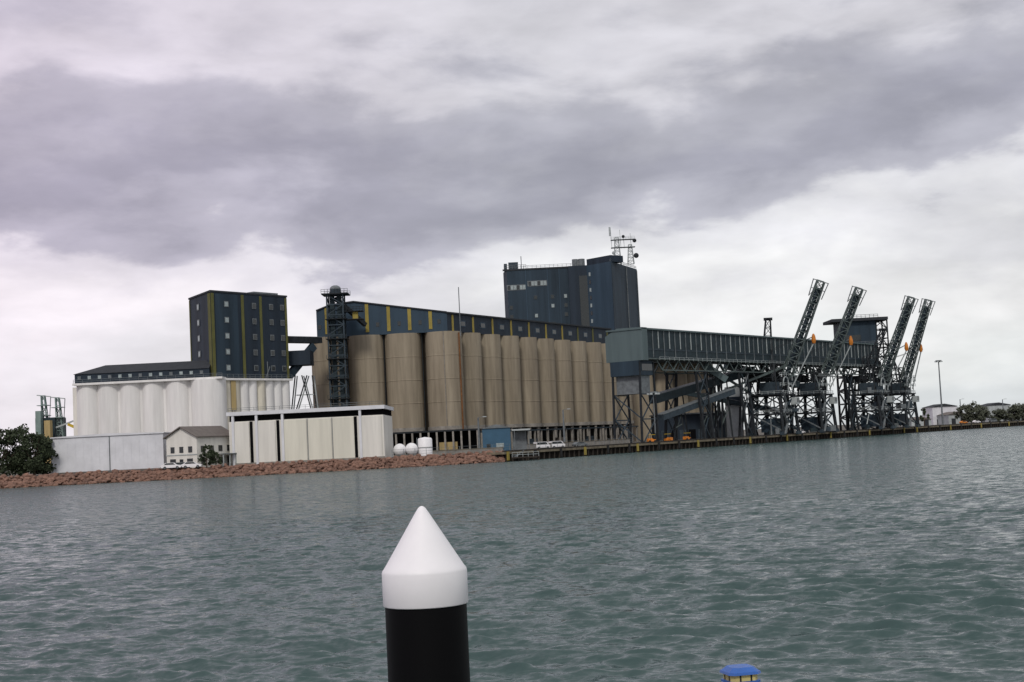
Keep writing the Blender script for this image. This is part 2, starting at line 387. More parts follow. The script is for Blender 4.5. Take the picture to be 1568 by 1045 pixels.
# covered loading way along the foot of the long row
sb.box('loadway_roof','steel_blue',4,Ls+6,-10,-6.2,ZB-2.6,ZB-2.2)
for i in range(26): xx=5+i*(Ls/25); sb.box('loadway_posts','concrete_col',xx-.25,xx+.25,-9.9,-9.4,LAND,ZB-2.61)
for i in range(5): xx=12+i*22; sb.box('loadway_bins','steel_blue' if i%2 else 'roof_grey',xx,xx+6,-9,-7,LAND,LAND+3)
sb.M=Matrix.Identity(4)
m0=S(705,505,449); m1=S(702,440,449)
sb.cyl('mast','steel_grey',m0.x,449,ZT-2,m1.z,.14,8)
sb.done()
fb=B('concrete_grain_silos',(70,590,LAND))
for i,px in enumerate((985,1013,1035,1056,1076)):
    D=581+i*6; xx=sx(px,600,D); fb.cyl('silo_cells','concrete_silo',xx,D,LAND,33.5,5.0,28)
fb.box('roof_slab','roof_dark',sx(975,560,580),sx(1080,560,610),574,600,33.52,34.6)
fb.done()
# ---------------------------------------------------------------- lift tower
lt=B('elevator_leg_tower',(sx(518,600,442),442,LAND))
cx=sx(518,560,442); cy=442
zt=sz(520,452,442)
lt.truss('frame','steel_blue',(cx,cy,LAND),(cx,cy,zt),5,5,16,.42,side=(1,0,0))
for dx in (-1.1,1.1): lt.box('leg_casing','teal_dark',cx+dx-.7,cx+dx+.7,cy-.8,cy+.8,LAND,zt+1)
for i in range(7):
    zz=8+i*6.2; lt.box('landing','steel_dark',cx-3.2,cx+3.4,cy-3.3,cy+3.0,zz,zz+.2); lt.rail('landing_rail','steel_blue',[(cx-3.2,cy-3.3,zz+.2),(cx+3.4,cy-3.3,zz+.2)],1.1,1.5,.09)
lt.box('head_platform','steel_dark',cx-4,cx+4.2,cy-3.8,cy+3.8,zt,zt+.35)
lt.rail('head_rail','steel_dark',[(cx-4,cy-3.8,zt+.35),(cx+4.2,cy-3.8,zt+.35)],1.2,1,.1)
lt.rail('head_rail','steel_dark',[(cx-4,cy+3.8,zt+.35),(cx+4.2,cy+3.8,zt+.35)],1.2,1,.1)
lt.cyl('head_casing','steel_blue',cx,cy,zt+.35,zt+1.9,1.7,16)
lt.sphere('head_dome','steel_grey',(cx,cy,zt+1.9),1.75,16,(1,1,.7))
for k,dz in ((1,-8),(1,-5.5)): lt.box('side_platform','steel_dark',cx+2.5,cx+8.5,cy-2,cy+2,zt+dz,zt+dz+.2)
lt.rail('side_rail','steel_dark',[(cx+2.5,cy-2,zt-5.3),(cx+8.5,cy-2,zt-5.3)],1.2,1,.12)
lt.box('drive_box','yellow_stripe',cx+5.2,cx+6.8,cy-1,cy+1,zt-7.8,zt-5.6)
lt.beam('chute','steel_dark',(cx,cy,zt-1),(cx+8,cy+9,zt-9),1.2)
lt.done()
# ---------------------------------------------------------------- workhouse (left) with white silos
wh=B('grain_workhouse',(-85,410,LAND))
C=S(324,500,400); A_=S(291,500,418); Bp=S(440,500,424)
cp,ap_,bp_=(C.x,C.y),(A_.x,A_.y),(Bp.x,Bp.y); dp=(A_.x+Bp.x-C.x,A_.y+Bp.y-C.y)
zb=26.6; zt=sz(324,447,400)
wh.plan('tower_walls','navy',[cp,bp_,dp,ap_],zb,zt)
def offp(k): 
    m=((cp[0]+dp[0])/2,(cp[1]+dp[1])/2); return [((p[0]-m[0])*k+m[0],(p[1]-m[1])*k+m[1]) for p in (cp,bp_,dp,ap_)]
wh.plan('tower_roof','roof_dark',offp(1.02),zt+.01,zt+.5)
wh.frame(cp,bp_); LF=math.hypot(bp_[0]-cp[0],bp_[1]-cp[1])
for fx,wd in ((.018,1.0),(.40,1.0),(.64,.9),(.985,.8)):
    wh.box('stripes','olive_stripe',fx*LF-wd/2,fx*LF+wd/2,-.15,-.02,zb+.1,zt-.3)
wh.box('panels','navy_mid',.05*LF,.34*LF,-.08,-.01,zb+.2,zt-.4)
for fx in (.19,.55,.78,.93):
    for i in range(5):
        zz=zb+2.2+i*4.55
        wh.box('window_frames','steel_grey',fx*LF-.8,fx*LF+.8,-.2,-.1,zz,zz+1.7)
        wh.box('window_panes','window_light' if fx==.19 else 'glass_dark',fx*LF-.6,fx*LF+.6,-.25,-.21,zz+.2,zz+1.45)
wh.box('roof_plant','steel_grey',.62*LF,.95*LF,2,7,zt+.5,zt+1.3)
wh.box('downpipe','steel_grey',.70*LF-.1,.70*LF+.1,-.3,-.1,zb,zb+5)
wh.beam('davit','steel_grey',(.64*LF,-.6,zb-1),(.70*LF,-1.2,zb+3.5),.2)
wh.box('base_walls','white_silo',.0,LF,.2,16,LAND,zb-.02)
nb=9
for i in range(nb):
    xx=(i+.5)*LF/nb
    wh.cyl('base_bins','cream_base' if i in(1,2,5) else 'white_silo',xx,1.2,LAND,zb-.03,LF/nb*.62,20)
wh.box('base_stain','yellow_stain',.19*LF,.25*LF,-.98,-.9,zb-9,zb-.7)
wh.box('base_ledge','white_silo',-.2,LF+.2,-1.3,.7,zb-.6,zb-.005)
wh.rail('ledge_rail','steel_grey',[(0,-1.2,zb),(LF,-1.2,zb)],1.1,2,.09)
wh.frame(ap_,cp); LA=math.hypot(ap_[0]-cp[0],ap_[1]-cp[1])
wh.box('stripes','olive_stripe',LA-2.6,LA-.3,-.15,-.02,zb+.1,zt-.3)
wh.box('stripes','olive_stripe',.1,.7,-.15,-.02,zb+.1,zt-.3)
for i in range(5):
    zz=zb+2.2+i*4.55
    wh.box('window_frames','steel_grey',LA*.38,LA*.38+2.0,-.2,-.1,zz,zz+1.9); wh.box('window_panes','window_light',LA*.38+.3,LA*.38+1.7,-.25,-.21,zz+.25,zz+1.65)
wh.done()
ws=B('white_grain_silos',(-105,402,LAND))
for px,wpx in ((137,37),(168,37),(202,37),(237,38),(274,40),(320,54)):
    r=wpx/2*402/F; xx=sx(px,620,402); ws.cyl('silo_cells','white_silo',xx,402,LAND,26.3,r,28)
    ws.cyl('rear_cells','white_silo',xx,402+2*r,LAND,26.3,r,24)
xl,xr=sx(119,590,402),sx(345,590,402)
ws.box('core_wall','white_silo',xl+1,xr-2,400.2,410,LAND,26.2)
ws.box('top_slab','white_silo',xl-.3,xr,397.9,412,26.31,26.9)
x2=sx(322,565,401)
z1=sz(119,574,400)
ws.box('gallery_walls','navy',xl,x2,399.3,411,26.92,z1)
rz=z1+2.6; rx0=sx(160,560,404)
ws.add('gallery_roof','roof_dark',[(xl-.4,399,z1+.01),(x2,399,z1+.01),(x2,411.4,z1+.01),(xl-.4,411.4,z1+.01),(rx0,405,rz),(x2,405,rz)],[(0,1,5,4),(2,3,4,5),(3,0,4),(1,2,5)])
for i in range(13):
    xx=xl+1.3+i*(x2-xl-2)/12.5; ws.box('gallery_windows','window_light' if i%3 else 'steel_grey',xx-.45,xx+.45,399.15,399.28,27.9,28.9)
ws.box('stair_tower','white_wall',xl-1.5,xl-.2,402,404,LAND,26)
ws.rail('slab_rail','steel_grey',[(xl,398.0,26.9),(xr,398.0,26.9)],1,2.5,.08)
ws.done()
# ---------------------------------------------------------------- conveyor bridge
cb=B('conveyor_bridge',(sx(460,540,430),430,LAND))
p=S(436,521,428); q=S(488,522,440)
cb.beam('enclosed_bridge','steel_dark',p,q,3,1.7); cb.beam('bridge_roof','steel_grey',p+Vector((0,0,1.0)),q+Vector((0,0,1.0)),3.2,.2)
a0=S(441,545,430); a1=S(478,545,430)
cb.box('bin_house','navy',a0.x,a1.x-.4,428,436,sz(450,560,430),sz(450,538,430))
cb.beam('inclined_duct','navy_mid',S(441,578,428),S(480,530,436),1.6,2.2)
cb.beam('inclined_duct','steel_dark',S(478,556,430),S(440,541,430),.5,.7)
for (ta,ba) in (((452,575),(447,624)),((478,575),(484,624)),((462,575),(480,640)),((470,575),(450,640))):
    u=S(ta[0],ta[1],430); v=S(ba[0],ba[1],430)
    d=(v-u); v=u+d*((LAND-u.z)/d.z)
    cb.beam('trestle','steel_dark',u,v,.35); cb.beam('trestle','rib_white',u+Vector((0,4,0)),v+Vector((0,4,0)),.35)
for zz in (10,16,22): cb.beam('trestle','rib_white',(a0.x+1.5,434,zz),(a1.x,434,zz),.3)
cb.done()
# ---------------------------------------------------------------- white warehouse
ww=B('white_warehouse',(sx(470,690,338),338,LAND))
x0=sx(351,670,338); x1=sx(588,665,338); zt=sz(470,626,338)
ww.box('walls','white_wall',x0,x1,338,362,LAND,zt-2.3)
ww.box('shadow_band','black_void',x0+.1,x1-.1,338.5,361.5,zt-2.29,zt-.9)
ww.box('roof_slab','white_metal',x0-.4,x1+.4,337.2,363,zt-.89,zt)
ww.rail('roof_rail','steel_grey',[(x0,337.6,zt),(x1,337.6,zt)],.9,3,.07)
def wx(px): return sx(px,675,338)
for px in (352,388,428,547): ww.box('pilasters','white_metal',wx(px)-.28+.9,wx(px)+.28+.9,337.4,338.5,LAND,zt-.9)
for px in (386,427,546): ww.box('door_slots','black_void',wx(px)-.45,wx(px)+.25,337.9,337.99,LAND,zt-2.4)
for a_,b2 in ((392,422),(434,470),(473,508),(511,543),(553,585),(355,382)):
    ww.box('wall_panels','cream_wall' if a_ in(434,473,511) else 'white_wall',wx(a_),wx(b2),337.7,337.98,LAND+.4,zt-2.5)
for px in (471.5,509.5): ww.box('panel_joints','steel_grey',wx(px)-.06,wx(px)+.06,337.85,337.97,LAND,zt-2.4)
ww.box('plinth','concrete_col',x0-.1,x1+.1,337.5,337.69,LAND,LAND+.5)
ww.done()
sh=B('metal_storage_shed',(sx(160,690,334),334,LAND))
x0=sx(79,695,334); x1=sx(250,690,334); zt=sz(160,668,334)
sh.box('walls','white_metal',x0,x1,334,356,LAND,zt-.01)
sh.prism('roof','white_metal',[(x0-.3,zt),(x1+.3,zt),(x1+.3,zt+.25),((x0+x1)/2,zt+.6),(x0-.3,zt+.25)],333.7,356.3)
n=14
for i in range(n+1):
    xx=x0+(x1-x0)*i/n; sh.box('cladding_ribs','white_metal',xx-.04,xx+.04,333.95,333.99,LAND,zt-.05)
sh.box('base_band','roof_grey',x0,x1,333.9,333.92,LAND,LAND+.35)
sh.cyl('downpipe','steel_grey',sx(168,695,334),333.85,LAND,zt,.1,8)
sh.done()
# ---------------------------------------------------------------- office house
oh=B('gabled_office_house',(sx(275,690,328),328,LAND))
p=(sx(252,700,330),332); oh.frame(p,ang=math.radians(-24))
W=8.6; ze=sz(255,671,330); zr=sz(270,656,330); Ld=15
oh.prism('walls','white_wall',[(0,LAND),(W,LAND),(W,ze),(W/2,zr),(0,ze)],0,Ld)
for s_ in (0,1):
    a_=(-.5,ze-.25) if s_==0 else (W+.5,ze-.25)
    oh.prism('roof','roof_grey',[a_,(W/2,zr+.1),(W/2,zr+.35),(a_[0],a_[1]+.25)],-.6,Ld+.6)
for xx in (1.2,3.7,6.2): oh.box('windows','glass_dark',xx,xx+1.1,-.08,-.01,LAND+3.6,LAND+5)
for xx in (1.0,5.8): oh.box('windows','glass_dark',xx,xx+1.6,-.08,-.01,LAND+.8,LAND+2.2)
oh.box('door','roof_dark',3.7,4.7,-.08,-.01,LAND,LAND+2.1)
oh.box('sill_band','rib_white',-.1,W+.1,-.12,-.09,LAND+3,LAND+3.2)
for i in range(4):
    oh.box('side_windows','glass_dark',W+.01,W+.08,1.5+i*3.4,3+i*3.4,LAND+3.6,LAND+5); oh.box('side_windows','glass_dark',W+.01,W+.08,1.5+i*3.4,3+i*3.4,LAND+.8,LAND+2.2)
oh.box('veranda','steel_grey',W+.1,W+3,6,14,LAND+2.8,LAND+3)
for i in range(4): oh.box('veranda_posts','rib_white',W+2.7,W+2.9,6.2+i*2.5,6.4+i*2.5,LAND,LAND+2.8)
oh.done()
# ---------------------------------------------------------------- central headhouse
hh=B('elevator_headhouse',(25,618,LAND))
D=618
xa=sx(772,450,D); xm=sx(896,450,D); zt=sz(840,412,D)
hh.plan('main_block','navy_mid',[(xa,D+6),(xa+1.6,D),(xm,D),(xm,D+26),(xa,D+26)],LAND,zt)
hh.box('main_parapet','roof_dark',xa-.2,xm+.2,D+.0-.25,D+.8,zt+.01,zt+.7)
hh.rail('roof_rail','steel_grey',[(xa+9,D,zt+.7),(xm,D,zt+.7)],1.2,1.8,.12)
def hx(px): return sx(px,460,D)
hh.box('raised_bay','navy',hx(872),hx(903),D-2.5,D-.02,LAND,zt+.5)
hh.box('dark_recess','glass_dark',hx(888),hx(903),D-2.65,D-2.52,zt-30,zt-4)
for a_,b2,z_ in ((778,806,zt-8.4),(810,838,zt-7)):
    n=6
    hh.box('ribbon_frames','steel_grey',hx(a_)-.3,hx(b2)+.3,D-.1,D-.02,z_-.3,z_+2.1)
    for i in range(n):
        w_=(hx(b2)-hx(a_))/n; hh.box('ribbon_windows','window_light' if i%3 else 'glass_dark',hx(a_)+i*w_+.15,hx(a_)+(i+1)*w_-.1,D-.2,D-.12,z_,z_+1.8)
for j,px in enumerate((782,820,846,866)):
    for i in range(8):
        zz=zt-13-i*4.0
        if (i*7+j*3)%5==0: continue
        hh.box('window_frames','steel_blue',hx(px)-.8,hx(px)+1.0,D-.1,D-.02,zz-.2,zz+1.7); hh.box('windows','window_light' if (i+j)%3==0 else 'glass_dark',hx(px)-.5,hx(px)+.7,D-.18,D-.11,zz,zz+1.5)
for px in (806.5,840,858): hh.box('cladding_trim','navy_light',hx(px)-.2,hx(px)+.2,D-.12,D-.02,LAND,zt)
hh.rail('pop_rail','steel_grey',[(hx(774),D,zt+.6),(hx(808),D,zt+.6)],1.8,1.2,.14)
hh.box('roof_cabin','steel_blue',hx(781),hx(796),D+2,D+8,zt+.02,zt+3.9)
hh.box('roof_cabin','steel_blue',hx(774),hx(779),D+2,D+6,zt+.02,zt+3.4)
hh.cyl('roof_tank','steel_grey',hx(884),D+4,zt+.02,zt+4.1,1.3,12); hh.cyl('roof_tank','steel_grey',hx(894),D+4,zt+.02,zt+4.1,1.5,12)
hh.cyl('vent_pipe','steel_grey',hx(801),D+3,zt,zt+6.5,.17,6)
c=S(938,450,604); l=S(900,450,615.5); rr=S(977,450,638)
cp,lp,rp_=(c.x,c.y),(l.x,l.y),(rr.x,rr.y); dp=(l.x+rr.x-c.x,l.y+rr.y-c.y)
z2=sz(938,396,604)
hh.plan('tower_block','navy_light',[cp,rp_,dp,lp],LAND,z2-1.2)
hh.frame(cp,rp_); LR=math.hypot(rr.x-c.x,rr.y-c.y)
hh.box('tower_cladding','navy_mid',.2,LR-.2,-.12,-.02,LAND,z2-1.6)
hh.box('tower_pipe','steel_grey',LR*.55,LR*.55+.3,-.5,-.2,z2-34,z2-2); hh.box('tower_pipe','steel_grey',LR-1.2,LR-.9,-.5,-.2,z2-34,z2-2)
hh.rail('tower_rail','steel_grey',[(0,.3,z2-1.2),(LR,.3,z2-1.2)],1.3,2,.13)
hh.frame(lp,cp); LL=math.hypot(l.x-c.x,l.y-c.y)
hh.box('lift_overrun','navy',0,LL-.5,.3,8,z2-1.19,z2+1.6)
for i in range(9): hh.box('stack_windows','glass_dark' if i%2 else 'window_light',1.4,2.4,-.15,-.02,z2-6-i*3.4,z2-4.4-i*3.4)
hh.done()
CD=617
cm=B('communications_mast',(sx(950,400,CD),CD,60))
mz=z2-1.2; mx0=sx(952,400,CD)
for dx,ht,wd in ((-1.7,13.5,2.9),(4.0,10,2.7)):
    cm.truss('lattice','rib_white',(mx0+dx,CD,mz),(mx0+dx,CD,mz+ht-1.5),wd,wd,6,.24,w2=wd*.5,h2=wd*.5,side=(1,0,0))
for dx,z_ in ((-4.0,16.5),(0,15.3),(1.5,12.5),(4.5,13.5)): cm.beam('whip_antenna','rib_white',(mx0+dx,CD,mz+7),(mx0+dx-.2,CD,mz+z_),.18)
for z_ in (7.3,10.7): cm.box('antenna_platform','steel_grey',mx0-4.3,mx0+6.1,CD-1.4,CD+1.4,mz+z_,mz+z_+.22)
cm.rail('platform_rail','rib_white',[(mx0-4.3,CD-1.4,mz+10.9),(mx0+6.1,CD-1.4,mz+10.9)],1.1,1.2,.1)
for dx,z_,r in ((6.3,3.4,1.15),(5.9,10,.9),(-3.4,5,.8),(1.1,12,.7)):
    cm.sphere('dish','steel_dark' if dx>0 else 'rib_white',(mx0+dx,CD-1.6,mz+z_),r,12,(1,.4,1))
cm.cyl('panel_antenna','rib_white',mx0-4.7,CD-1.5,mz+12.5,mz+16.4,.34,8)
cm.done()
# ---------------------------------------------------------------- long shiploading conveyor gallery
G0=S(983,550,425); G1=S(1345,560,578)
cg=B('shiploading_conveyor_gallery',(G0.x,G0.y,LAND)); cg.frame(G0,G1); LG=math.hypot(G1.x-G0.x,G1.y-G0.y)
zb,zt=27.7,36.6; Wd=11.5
cg.box('gallery_body','teal_dark',.02,LG,0,Wd,zb,zt-.2)
cg.prism('gallery_roof','teal_pale',[(-.4,zt-.19),(LG,zt-.19),(LG,zt+.3),(-.4,zt+.3)],-.5,Wd+.5)
n=int(LG/3.4)
for i in range(1,n):
    xx=i*LG/n
    cg.box('wall_ribs','rib_white' if i%2 else 'steel_grey',xx-.13,xx+.13,-.2,-.02,zb+ (3.2 if i%2 else .4),zt-.3)
cg.box('mid_rail','steel_blue',.3,LG,-.12,-.02,zb+2.6,zb+3.0)
cg.box('sill_rail','steel_green',.3,LG,-.3,-.02,zb-.25,zb+.15)
cg.add('end_wall','teal_pale',[(-.1,-.5,zb-.6),(-.1,Wd+1,zb-.6),(-.1,Wd+1,zt-1.6),(-.1,Wd*.72,zt+.6),(-.1,-.5,zt+.4)],[(0,4,3,2,1)])
cg.add('end_wall','teal_pale',[(-.1,-.5,zb-.6),(3,-.5,zb-.6),(3,-.5,zt+.4),(-.1,-.5,zt+.4)],[(0,1,2,3)])
cg.box('end_wall','teal_pale',-.05,3,-.45,Wd+1,zb-.55,zb-.1)
cg.box('transfer_house','navy_mid',-.5,8,1,Wd-.5,zb-5,zb-.6)
cg.box('transfer_house_lower','steel_grey',1,6.5,1.5,Wd-1.5,zb-10.5,zb-5.01)
cg.box('transfer_windows','glass_dark',1.2,7.4,.9,.98,zb-3.6,zb-1.6)
for xx in (0,8):
    for yy in (1,Wd-1): cg.beam('transfer_legs','steel_dark',(xx,yy,zb-1),(xx+(-.8 if xx==0 else .8),yy,LAND),.55)
for i,(z_a,z_b) in enumerate(((LAND,9.5),(9.5,17))):
    for yy in (1,Wd-1):
        cg.beam('transfer_bracing','steel_blue',(0,yy,z_a),(8,yy,z_b),.3); cg.beam('transfer_bracing','steel_blue',(8,yy,z_a),(0,yy,z_b),.3); cg.beam('transfer_bracing','steel_blue',(-.5,yy,z_b),(8.5,yy,z_b),.35)
    cg.beam('transfer_bracing','steel_blue',(0,1,z_a),(0,Wd-1,z_b),.3)
nT=int(LG/7)
for i in range(nT):
    a_=9+i*(LG-9)/nT; b2=9+(i+1)*(LG-9)/nT; m_=(a_+b2)/2
    for yy in (.4,Wd-.4):
        cg.beam('under_truss','steel_green',(a_,yy,zb-.2),(m_,yy,zb-3.4),.35); cg.beam('under_truss','steel_green',(m_,yy,zb-3.4),(b2,yy,zb-.2),.35)
        if i<nT-1: cg.beam('under_truss','steel_green',(m_,yy,zb-3.4),(m_+(b2-a_),yy,zb-3.4),.35)
k=0
xx=34
while xx<LG:
    for yy in (.6,Wd-.6):
        sp=-2 if yy<2 else 2
        cg.beam('bents','steel_dark',(xx,yy,zb-3.4),(xx,yy+sp,LAND),.7)
        cg.beam('bents','steel_dark',(xx+6,yy,zb-3.4),(xx+6,yy+sp,LAND),.7)
        for za,zc in ((LAND,10),(10,17),(17,24)):
            cg.beam('bent_bracing','steel_grey' if k%2 else 'steel_blue',(xx,yy+sp*.6,za),(xx+6,yy+sp*.4,zc),.28); cg.beam('bent_bracing','steel_blue',(xx+6,yy+sp*.6,za),(xx,yy+sp*.4,zc),.28)
            cg.beam('bent_bracing','steel_dark',(xx,yy+sp*.5,zc),(xx+6,yy+sp*.5,zc),.35)
    k+=1; xx+=30
cg.rail('walkway','rib_white',[(9,-1,zb-.5),(LG,-1,zb-.5)],1.0,3,.09)
cg.M=Matrix.Identity(4)
for a_,b2,hh_,mm in (((1000,612,446),(1150,568,506),2.6,'teal_dark'),((1010,640,440),(1120,600,470),1.8,'steel_blue'),((1078,560,470),(1112,582,470),2.2,'teal_pale'),((1040,600,520),(1200,632,520),1.6,'teal_dark'),((1112,560,505),(1220,590,520),2.2,'teal_dark')):
    p=S(*a_);q=S(*b2); cg.beam('feeder_conveyor',mm,p,q,3,hh_); cg.beam('feeder_roof','steel_grey',p+Vector((0,0,hh_/2+.1)),q+Vector((0,0,hh_/2+.1)),3.2,.2)
    for t in (.25,.6,.9):
        c_=p.lerp(q,t); cg.beam('feeder_legs','steel_dark',c_+Vector((-.8,0,-1)),(c_.x-1.8,c_.y,LAND),.4); cg.beam('feeder_legs','steel_dark',c_+Vector((.8,0,-1)),(c_.x+1.8,c_.y,LAND),.4); cg.beam('feeder_legs','steel_green',(c_.x-1.6,c_.y,LAND+4),(c_.x+1.3,c_.y,c_.z-4),.25)
for a_,b2 in (((1076,556,480),(1160,610,500)),((1105,600,480),(1205,560,500)),((1150,612,500),(1215,575,505))):
    cg.beam('diagonal_brace','steel_green',S(*a_),S(*b2),.7,.7)
cg.done()
us=B('wharf_plant_building',(sx(1070,650,540),540,LAND))
us.box('walls','navy',sx(1005,650,530),sx(1135,650,530),530,550,LAND,sz(1070,634,530)); us.box('roof','steel_grey',sx(1003,650,530),sx(1137,650,530),529,551,sz(1070,634,530)+.01,sz(1070,634,530)+.5)
us.box('annex','rib_white',sx(1115,610,520),sx(1135,610,520),520,528,LAND,sz(1125,592,520)); us.box('annex_band','navy',sx(1115,610,520)-.1,sx(1135,610,520)+.1,519.9,528.1,14,17)
for i in range(9):
    xx=sx(1012+i*14,650,530); us.box('doors','black_void' if i%2 else 'steel_blue',xx,xx+2.6,529.85,529.98,LAND,LAND+3.6)
us.done()
th=B('wharf_tower_house',(sx(1316,520,580),580,LAND)); D=580
x0=sx(1277,520,D);x1=sx(1357,520,D);zt=sz(1316,492,D);zb=sz(1316,556,D)
th.box('walls','navy_mid',x0+3,x1-4,D,D+13,zb,zt); th.box('roof','roof_dark',x0-.8,x1+.8,D-2,D+15,zt+.01,zt+1.2)
th.rail('roof_rail','steel_dark',[(x0+8,D-1,zt+1.2),(x1-3,D-1,zt+1.2)],1.3,1.5,.13)
th.box('balcony','steel_dark',x0+4,x1+2,D-2.5,D-.05,zb+7,zb+7.3); th.rail('balcony_rail','steel_grey',[(x0+4,D-2.5,zb+7.3),(x1+2,D-2.5,zb+7.3)],1.2,1.5,.12)
th.box('windows','glass_dark',x0+5,x0+11,D-.1,D-.01,zb+9,zb+11.5)
th.truss('side_frame','steel_dark',(x1-1.5,D+4,LAND),(x1-1.5,D+4,zt),4.5,8,12,.5,side=(1,0,0))
th.truss('legs','steel_dark',((x0+x1)/2,D+6,LAND),((x0+x1)/2,D+6,zb),15,12,5,.8,side=(1,0,0))
th.done()
# ---------------------------------------------------------------- ship loaders
qd=Vector((.56,.83,0)).normalized(); qn=Vector((-.83,.56,0))
def ship_loader(px,D,hinge,tip,tipD,sc_,seed,hook,frame_mast=None):
    random.seed(seed); gx0=sx(px,650,D)
    L_=B('ship_loader',(gx0,D,LAND)); o=Vector((gx0,D,LAND)); hw=6.8*sc_; hd=6.0*sc_; zp=14*sc_; zt_=22*sc_
    def P(a,b_,z_): return o+qd*a+qn*b_+Vector((0,0,z_))
    X_=[(-hw,-hd),(hw,-hd),(hw,hd),(-hw,hd)]
    for a,b_ in X_:
        L_.beam('portal_legs','steel_dark',P(a,b_,1),P(a*.85,b_*.85,zp),.9*sc_)
        L_.beam('bogies','steel_blue',P(a-1.8,b_,.7),P(a+1.8,b_,.7),.8,1.2)
        for k in (-1.3,0,1.3): L_.sphere('bogie_wheels','tyre',P(a+k,b_,.35),.38,10)
    for i in range(4):
        a,b_=X_[i];c_,d_=X_[(i+1)%4]
        for z0_,z1_ in ((1.5,7.5),(7.5,zp)):
            L_.beam('portal_bracing','steel_blue',P(a*.97,b_*.97,z0_),P(c_*.9,d_*.9,z1_),.38); L_.beam('portal_bracing','steel_grey' if i%2 else 'steel_blue',P(c_*.97,d_*.97,z0_),P(a*.9,b_*.9,z1_),.38)
            L_.beam('portal_bracing','steel_dark',P(a*.9,b_*.9,z1_),P(c_*.9,d_*.9,z1_),.6)
            L_.rail('walkway_rails','rib_white',[P(a*.95,b_*.95,z1_+.3),P(c_*.95,d_*.95,z1_+.3)],1.1,2,.12)
    L_.truss('upper_tower','steel_dark',P(0,0,zp),P(0,0,zt_+3),9*sc_,7*sc_,4,.5,w2=6*sc_,h2=5*sc_,side=qd)
    for z_ in (zp+3,zp+6.5): L_.rail('walkway_rails','rib_white',[P(-hw,-hd,z_),P(hw,-hd,z_)],1.1,1.8,.12)
    def obox(part,m,a0,a1,b0,b1,z0_,z1_):
        M0=L_.M; L_.M=Matrix.Translation(o)@Matrix.Rotation(math.atan2(qd.y,qd.x),4,'Z'); L_.box(part,m,a0,a1,b0,b1,z0_,z1_); L_.M=M0
    obox('machine_house','steel_blue',-hw*.75,hw*.2,-3.2,2.5,zp+.4,zp+4.6)
    obox('deck','steel_dark',-hw,hw,-hd,hd,zp,zp+.35)
    obox('lower_deck','steel_dark',-hw*.9,hw*.9,-hd*.9,hd*.9,7.4,7.7)
    obox('operator_cab','rib_white',hw*.45,hw*.8,-hd-1.6,-hd+.8,zp-3.5,zp-1.0); obox('cab_glass','glass_dark',hw*.47,hw*.78,-hd-1.7,-hd-1.61,zp-2.6,zp-1.3)
    obox('counterweight','steel_dark',-3,2.5,hd*.3,hd+2.5,zp+5,zp+7.5)
    obox('electrical_room','navy_mid',-hw*.7,hw*.65,-2,3,1.2,6)
    h_=S(*hinge,D-2); t_=S(*tip,tipD)
    L_.truss('boom','steel_green',h_,t_,3.6*sc_,3.2*sc_,13,.36,w2=2.4*sc_,h2=2.4*sc_,side=(t_-h_).cross(Vector((0,1,0))))
    ax=(t_-h_).normalized()
    L_.beam('boom_belt','steel_blue',h_-ax*3,h_.lerp(t_,.93),1.5*sc_,1.0)
    L_.beam('boom_walkway','steel_grey',h_+Vector((1.9,-.5,0)),h_.lerp(t_,.9)+Vector((1.5,-.5,0)),.5,.2)
    sdv=Vector((ax.z,0,-ax.x))
    for s_ in (-1,1): L_.beam('boom_head','steel_grey',t_+sdv*2.4*s_-ax*6,t_+sdv*2.8*s_,.25)
    L_.beam('boom_head','steel_grey',t_-sdv*3,t_+sdv*3,.25); L_.beam('boom_head','steel_grey',t_-ax*3-sdv*2.6,t_-ax*3+sdv*2.6,.2)
    L_.beam('boom_head','steel_grey',t_-ax*6-sdv*2.4,t_+sdv*.2,.18)
    m_=h_.lerp(t_,.33); s0=S(hook[0],hook[1],D-6)
    L_.beam('spout_link','steel_grey',m_,s0+Vector((0,0,1)),.35)
    L_.lathe('loading_spout','orange',s0.x,s0.y,[(.25,s0.z+2.0),(.6,s0.z+1.2),(.85,s0.z-.4),(.5,s0.z-1.4)],12)
    L_.beam('spout_pipe','rib_white',s0+Vector((0,0,-1.2)),P(hw*.4,-hd,zp+2),.35)
    af=P(-3.2,0,zt_+7)
    for b_ in (-2.4,2.4):
        L_.beam('a_frame','steel_dark',P(-hw*.7,b_,zt_-3),af+qn*b_*.3,.5); L_.beam('a_frame','steel_dark',P(hw*.3,b_,zt_-3),af+qn*b_*.3,.4)
        L_.beam('stays','steel_dark',af+qn*b_*.3,h_.lerp(t_,.4)+qn*b_*.2,.14)
    L_.beam('boom_strut','steel_dark',P(0,0,zp+3),h_,1.0); L_.beam('boom_strut','steel_dark',P(hw*.7,-2,zp),h_,.5)
    for k,(dz,r) in enumerate(((4,2.2),(2,1.7),(5.5,1.4))):
        L_.arc('cable_loops','rib_white',P(-hw*.4+k*3.5,-hd-.4,zp+dz),r,-.3,math.pi*1.15,.3,10,qd)
    for k in range(18):
        a=random.uniform(-hw,hw);z_=random.uniform(2,zt_); b_=random.uniform(-hd,hd)
        L_.beam('service_pipes',random.choice(['steel_grey','steel_green','rib_white','steel_dark']),P(a,b_,z_),P(a+random.uniform(-4,4),b_,z_+random.uniform(-4,5)),.3)
    for k in range(10):
        a=random.uniform(-hw,hw);z_=random.choice([0.5,8,zp+.4]); b_=random.uniform(-hd,0); w_=random.uniform(.6,1.6)
        L_.M=Matrix.Translation(P(a,b_,z_)); L_.box('equipment_boxes',random.choice(['steel_blue','steel_grey','teal_dark','navy']),-w_,w_,-1,1,0,random.uniform(1,3)); L_.M=Matrix.Identity(4)
